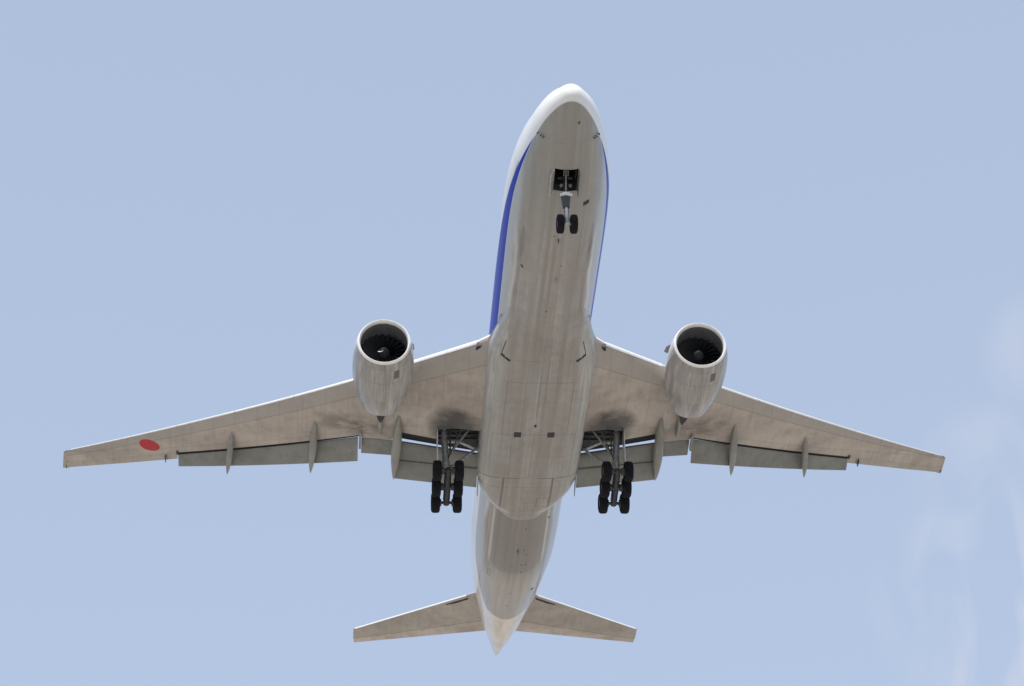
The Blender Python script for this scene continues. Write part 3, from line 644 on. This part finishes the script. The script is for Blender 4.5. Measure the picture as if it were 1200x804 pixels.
ME_CORE = mesh_of(core_f, [M_HOT], 'exhaust_nozzle')
def engine(sx):
    c = Vector((EC.x * sx, EC.y, EC.z))
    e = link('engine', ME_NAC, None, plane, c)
    link('fan', ME_FAN, None, e, c); sp_ = link('spinner', ME_SPIN, None, e, c)
    if sx > 0: link('spinner_spiral', ME_SWIRL, None, e, c, (0, R_(118), 0))
    link('exhaust_nozzle', ME_CORE, None, e, c)
    # inboard chine
    bm = bmesh.new(); q = R_(28); loft(bm, [[Vector((-sx * r * math.cos(q + dq), -t, r * math.sin(q + dq))) for t, r, dq in ((.95, 1.75, o), (2.0, 1.82, o), (2.0, 2.16, o), (1.45, 2.08, o))] for o in (-.012, .012)]); link('chine', bm, M_TRACK, e, c, smooth=False)
    # pylon with tapering aft fairing and dark heat shield
    bm = bmesh.new(); rings = []
    for y, z0, z1, hw in ((-22.2, -.75, -.5, .03), (-23.2, -.9, -.15, .22), (-24.6, -1.1, -.2, .27), (-26.2, -1.55, -.5, .28), (-27.4, -1.95, -.6, .28), (-28.6, -1.95, -.9, .25), (-29.8, -1.72, -1.0, .18), (-30.8, -1.52, -1.1, .11), (-31.5, -1.36, -1.1, .03)):
        rings.append([Vector((sx * 9.58 + dx * hw, y, z)) for dx, z in ((-.55, z0), (.55, z0), (1, z0 + .18), (1, z1), (-1, z1), (-1, z0 + .18))])
    loft(bm, rings); py = link('pylon', bm, M_TRACK, plane)
    bm = bmesh.new(); rings = []
    for y, z, hw, d in ((-25.7, -2.1, .50, .5), (-27.0, -2.22, .38, .3), (-28.0, -2.20, .33, .2), (-28.8, -2.12, .15, .1), (-29.2, -2.04, .03, .05)):
        rings.append([Vector((sx * 9.58 + dx * hw, y, zz)) for dx, zz in ((-1, z), (1, z), (.8, z + d), (-.8, z + d))])
    loft(bm, rings); link('heat_shield', bm, M_BLACK, py, smooth=False)
both(engine)

# ------------------------------------------------------------------ tail
def tail(sx):
    def pt(x): 
        t = (x - 1.2) / (10.75 - 1.2); return (interp(x, [2.03, 10.74], [-54.5, -61.38]), interp(x, [1.1, 10.7], [-59.45, -63.25]), 1.1 + .13 * x)
    def solid(ta, tb, xs, name, mat, parent, drop=0):
        bm = bmesh.new(); rings = []
        for x in xs:
            yl, yt, z = pt(x); c = yl - yt; th = .10 * c; ring = []
            ts = [ta + (tb - ta) * ((i / 10)**(1.8 if ta == 0 else 1)) for i in range(11)]
            for t in reversed(ts): ring.append(Vector((sx * x, yl - c * t, z + thick(t) * th - drop * (t - ta) * c)))
            for t in (ts[1:] if ta == 0 else ts): ring.append(Vector((sx * x, yl - c * t, z - thick(t) * th - .004 - drop * (t - ta) * c)))
            rings.append(ring)
        loft(bm, rings); return link(name, bm, mat, parent)
    h = solid(0, .70, [.4, 1.5, 3, 5, 7, 9, 10.4, 10.6], 'tailplane', M_TAIL, plane)
    solid(.712, .995, [.75, 1.5, 3, 5, 7, 9, 10.55], 'elevator', M_ELEV, h, .03)
    bm = bmesh.new(); rings = []
    for k in range(7):
        x = 2.6 + (10.5 - 2.6) * k / 6; yl, yt, z = pt(x); rings.append([Vector((sx * x, yl + .025 * math.cos(q) - .02, z + .055 * math.sin(q))) for q in [2 * math.pi * i / 10 for i in range(10)]])
    loft(bm, rings); link('leading_edge', bm, M_SLAT, h)
    bm = bmesh.new(); rings = []
    for x, w_ in ((2.45, .34), (3.1, .26), (4.0, .04)):
        yl, yt, z = pt(x); rings.append([Vector((sx * x, yl - .20 - o, z - .10 - .08 * i)) for i, o in ((0, 0), (1, 0), (1, w_), (0, w_))])
    loft(bm, rings); link('root_seal', bm, M_COVE, h, smooth=False)
both(tail)
bm = bmesh.new(); rings = []
for k in range(7):
    t = k / 6; z = 2.6 + 10.0 * t; yl = -50.2 - 9.6 * t; yt = -59.9 - 3.2 * t; c = yl - yt
    rings.append([Vector((thick(q) * .10 * c * s_, yl - c * q, z)) for s_, q in [(1, (i / 10)**1.8) for i in range(10, 0, -1)] + [(-1, (i / 10)**1.8) for i in range(0, 11)]])
loft(bm, rings); fin = link('vertical_stabiliser', bm, M_BLUE, plane)
# ------------------------------------------------------------------ landing gear
def tyre_mesh(r, w, name):
    def f(bm):
        h = w / 2; rr = min(.14, h * .6)
        lathe(bm, [(-h * .80, r * .52), (-h * .96, r * .62), (-h, r * .78), (-h * .86, r * .92), (-h * .62, r * .985), (-h * .3, r), (-h * .28, r * .985), (-h * .24, r), (h * .24, r), (h * .28, r * .985), (h * .3, r), (h * .62, r * .985), (h * .86, r * .92), (h, r * .78), (h * .96, r * .62), (h * .80, r * .52)], 'X', 40)
    return mesh_of(f, [M_TYRE], name, 60)
def rim_mesh(r, w, name):
    def f(bm):
        h = w / 2
        lathe(bm, [(-h * .5, .02), (-h * .55, r * .18), (-h * .4, r * .22), (-h * .35, r * .45), (-h * .80, r * .53), (h * .80, r * .53), (h * .35, r * .45), (h * .4, r * .22), (h * .55, r * .18), (h * .5, .02)], 'X', 32)
    return mesh_of(f, [M_RIM], name, 40)
# nose gear
def nose_gear():
    A = Vector((0, -6.02, -5.34)); top = Vector((0, -5.55, -2.2))
    bm = bmesh.new(); d = (A - top)
    tube(bm, top, top + d * .50, .15, .15, 20); tube(bm, top + d * .44, top + d * .66, .27, .20, 20)
    tube(bm, (-.42, -5.56, -2.35), (.42, -5.56, -2.35), .09)
    g = link('nose_gear', bm, M_DARKST, plane)
    bm = bmesh.new(); tube(bm, top + d * .64, A, .085, .085, 18); tube(bm, A - Vector((.30, 0, 0)), A + Vector((.30, 0, 0)), .065); tube(bm, A - Vector((.1, 0, 0)), A + Vector((.1, 0, 0)), .12); link('shock_strut', bm, M_LIGHTSTEEL, g)
    bm = bmesh.new(); c = top + d * .47
    boxm(bm, c.x - .34, c.x + .34, c.y + .20, c.y + .32, c.z - .0, c.z + .10); boxm(bm, c.x - .20, c.x + .20, c.y + .22, c.y + .36, c.z + .09, c.z + .18)
    link('steering_collar', bm, M_WHITE, g, smooth=False)
    for sx in (-1, 1):
        bm = bmesh.new(); tube(bm, (sx * .25, -5.50, -3.02), (sx * .25, -5.38, -3.06), .08, .095, 16); link('landing_light', bm, M_RIM, g)
    bm = bmesh.new(); tube(bm, (0, -4.55, -2.15), top + d * .42 + Vector((0, .12, 0)), .05, .05, 12); tube(bm, (-.16, -4.85, -2.5), (.16, -4.85, -2.5), .06); tube(bm, (-.12, -4.7, -2.25), (-.12, -5.0, -2.7), .04); tube(bm, (.12, -4.7, -2.25), (.12, -5.0, -2.7), .04); link('drag_brace', bm, M_STEEL, g)
    bm = bmesh.new(); p = top + d * .60; q = A + Vector((0, -.05, .12)); m_ = (p + q) / 2 + Vector((0, -.34, 0))
    for sx in (-1, 1): tube(bm, p + Vector((sx * .08, -.1, 0)), m_ + Vector((sx * .03, 0, 0)), .035, .03, 8); tube(bm, m_ + Vector((sx * .03, 0, 0)), q + Vector((sx * .08, -.05, 0)), .03, .035, 8)
    link('torque_link', bm, M_DARKST, g)
    bm = bmesh.new()
    for sx in (-1, 1): tube(bm, top + Vector((sx * .17, .02, -.2)), top + d * .62 + Vector((sx * .15, .03, 0)), .02, .02, 6); tube(bm, top + d * .6 + Vector((sx * .1, .1, 0)), A + Vector((sx * .12, .05, .2)), .013, .013, 6)
    link('hose', bm, M_BLACK, g)
    tm, rm = tyre_mesh(.54, .40, 'tyre'), rim_mesh(.545, .40, 'wheel_rim')
    for sx in (-1, 1):
        o = link('tyre', tm, None, g, A + Vector((sx * .375, 0, 0))); r = link('wheel_rim', rm, None, g, A + Vector((sx * .375, 0, 0)))
    for sx in (-1, 1):   # doors left open along the bay
        fl_ = .20 if sx > 0 else -.02; bm = bmesh.new(); x = sx * (NB_X + .02); zt0, zt1 = wallz(4.45, NB_X) + .02, wallz(5.9, NB_X) + .02
        loft(bm, [[Vector((x + o, -4.45, zt0)), Vector((x + o, -6.0, zt1)), Vector((x + o + fl_, -5.98, zt1 - .50)), Vector((x + o + fl_, -4.55, zt0 - .42))] for o in (0, sx * .035)])
        link('gear_door', bm, M_STEEL if sx < 0 else M_LIGHTSTEEL, g, smooth=False)
nose_gear()
# main gear
MT, MR = tyre_mesh(.655, .55, 'tyre'), rim_mesh(.655, .52, 'wheel_rim')
def main_gear(sx):
    def P(x, y, z): return Vector((sx * x, y, z))
    B = P(5.34, -31.35, -5.42); T = P(5.52, -30.25, -1.7); d = B - T; tl_ = R_(12)
    bm = bmesh.new(); tube(bm, T, T + d * .62, .215, .205, 22); tube(bm, T + d * .55, T + d * .70, .255, .235, 22); tube(bm, P(5.5, -29.6, -1.85), P(5.5, -31.1, -1.85), .13); tube(bm, T + d * .25, T + d * .32, .23, .23, 20)
    g = link('main_gear', bm, M_STEEL, plane)
    bm = bmesh.new(); tube(bm, T + d * .68, B, .125, .125, 18); tube(bm, B - Vector((.17, 0, 0)), B + Vector((.17, 0, 0)), .15, .15, 18); link('shock_strut', bm, M_LIGHTSTEEL, g)
    bm = bmesh.new(); f = Vector((0, math.cos(tl_), math.sin(tl_))); n_ = Vector((0, -math.sin(tl_), math.cos(tl_)))
    rings = []
    for k in range(9):
        u = -1.55 + 3.1 * k / 8; c = B + f * u + n_ * .02; hw = .19 + .06 * math.exp(-(u / .45)**2); hh = .15 + .08 * math.exp(-(u / .5)**2)
        rings.append([c + Vector((hw * math.cos(q), 0, 0)) + n_ * hh * math.sin(q) for q in [2 * math.pi * i / 12 for i in range(12)]])
    loft(bm, rings)
    for u in (-1.38, 0, 1.38): tube(bm, B + f * u - Vector((.72, 0, 0)), B + f * u + Vector((.72, 0, 0)), .10)
    link('bogie_beam', bm, M_DARKST, g)
    bm = bmesh.new()
    for s2 in (-1, 1):
        tube(bm, B + f * 1.3 + Vector((s2 * .2, 0, .12)), B - f * 1.3 + Vector((s2 * .2, 0, .12)), .022, .022, 6)
        for u in (-1.38, 0, 1.38): tube(bm, B + f * u + Vector((s2 * (.24 if u >= 0 else .33), 0, 0)), B + f * u + Vector((s2 * .44, 0, 0)), .235, .25, 18)
    link('brake_rod', bm, M_DARKST, g)
    bm = bmesh.new(); p = T + d * .66 + Vector((0, .14, 0)); q = B + Vector((0, .35, .18)); m_ = (p + q) / 2 + Vector((0, .32, .0))
    for s2 in (-1, 1): tube(bm, p + Vector((s2 * .12, 0, 0)), m_, .045, .035, 8); tube(bm, m_, q + Vector((s2 * .12, 0, 0)), .035, .045, 8)
    tube(bm, T + d * .6 + Vector((0, .2, 0)), B + f * 1.25 + n_ * .1, .05, .04, 10); link('torque_link', bm, M_LIGHTSTEEL, g)
    bm = bmesh.new(); tube(bm, T + d * .70 + P(-.15, 0, 0) * 1.0, P(3.42, -30.9, -2.75), .085, .085, 12); tube(bm, P(3.42, -30.9, -2.75), P(3.35, -31.2, -1.9), .06, .06, 10); tube(bm, T + d * .52, P(3.65, -29.75, -1.65), .075, .075, 12); link('drag_brace', bm, M_STEEL, g)
    bm = bmesh.new(); tube(bm, T + d * .22 + P(-.1, 0, 0), P(4.55, -30.75, -2.35), .105, .105, 12); tube(bm, P(4.55, -30.75, -2.35), P(3.45, -31.1, -2.70), .085, .085, 12); link('side_brace', bm, M_LIGHTSTEEL, g)
    bm = bmesh.new(); tube(bm, T + d * .60, P(4.2, -29.35, -1.75), .045, .045, 10); tube(bm, T + d * .05 + P(-.35, .1, 0), T + d * .45 + P(-.3, .1, 0), .05, .05, 8); tube(bm, P(4.9, -29.4, -1.9), P(4.6, -30.9, -2.2), .05, .05, 8); tube(bm, P(5.15, -29.9, -1.7), P(5.1, -30.6, -3.4), .035, .035, 8); tube(bm, T + d * .65 + P(.1, .1, 0), B + P(.15, .15, .2), .02, .02, 6); link('actuator', bm, M_DARKST, g)
    bm = bmesh.new()   # door carried on the outboard side of the leg
    loft(bm, [[P(5.93 + o, y, z) for y, z in ((-29.75, -1.95), (-30.75, -1.95), (-31.15, -4.25), (-30.45, -4.25))] for o in (0, .05)]); link('gear_door', bm, M_LIGHTSTEEL, g, smooth=False)
    bm = bmesh.new()   # narrow door hinged along the front of the wing bay
    loft(bm, [[P(x, y, z) for y, z in ((-29.30 - o, -2.22 + .13 * (x - 3.4)), (-29.34 - o, -2.26 - h_ + .13 * (x - 3.4)), (-29.39 - o, -2.24 - h_ + .13 * (x - 3.4)), (-29.35 - o, -2.18 + .13 * (x - 3.4)))] for x, o, h_ in ((3.75, 0, .05), (5.9, .26, .26))]); link('gear_door', bm, M_STEEL, g, smooth=False)
    for u in (1.38, 0, -1.38):
        for s2 in (-1, 1):
            c = B + f * u + Vector((s2 * .69, 0, 0)); link('tyre', MT, None, g, c); link('wheel_rim', MR, None, g, c)
both(main_gear)
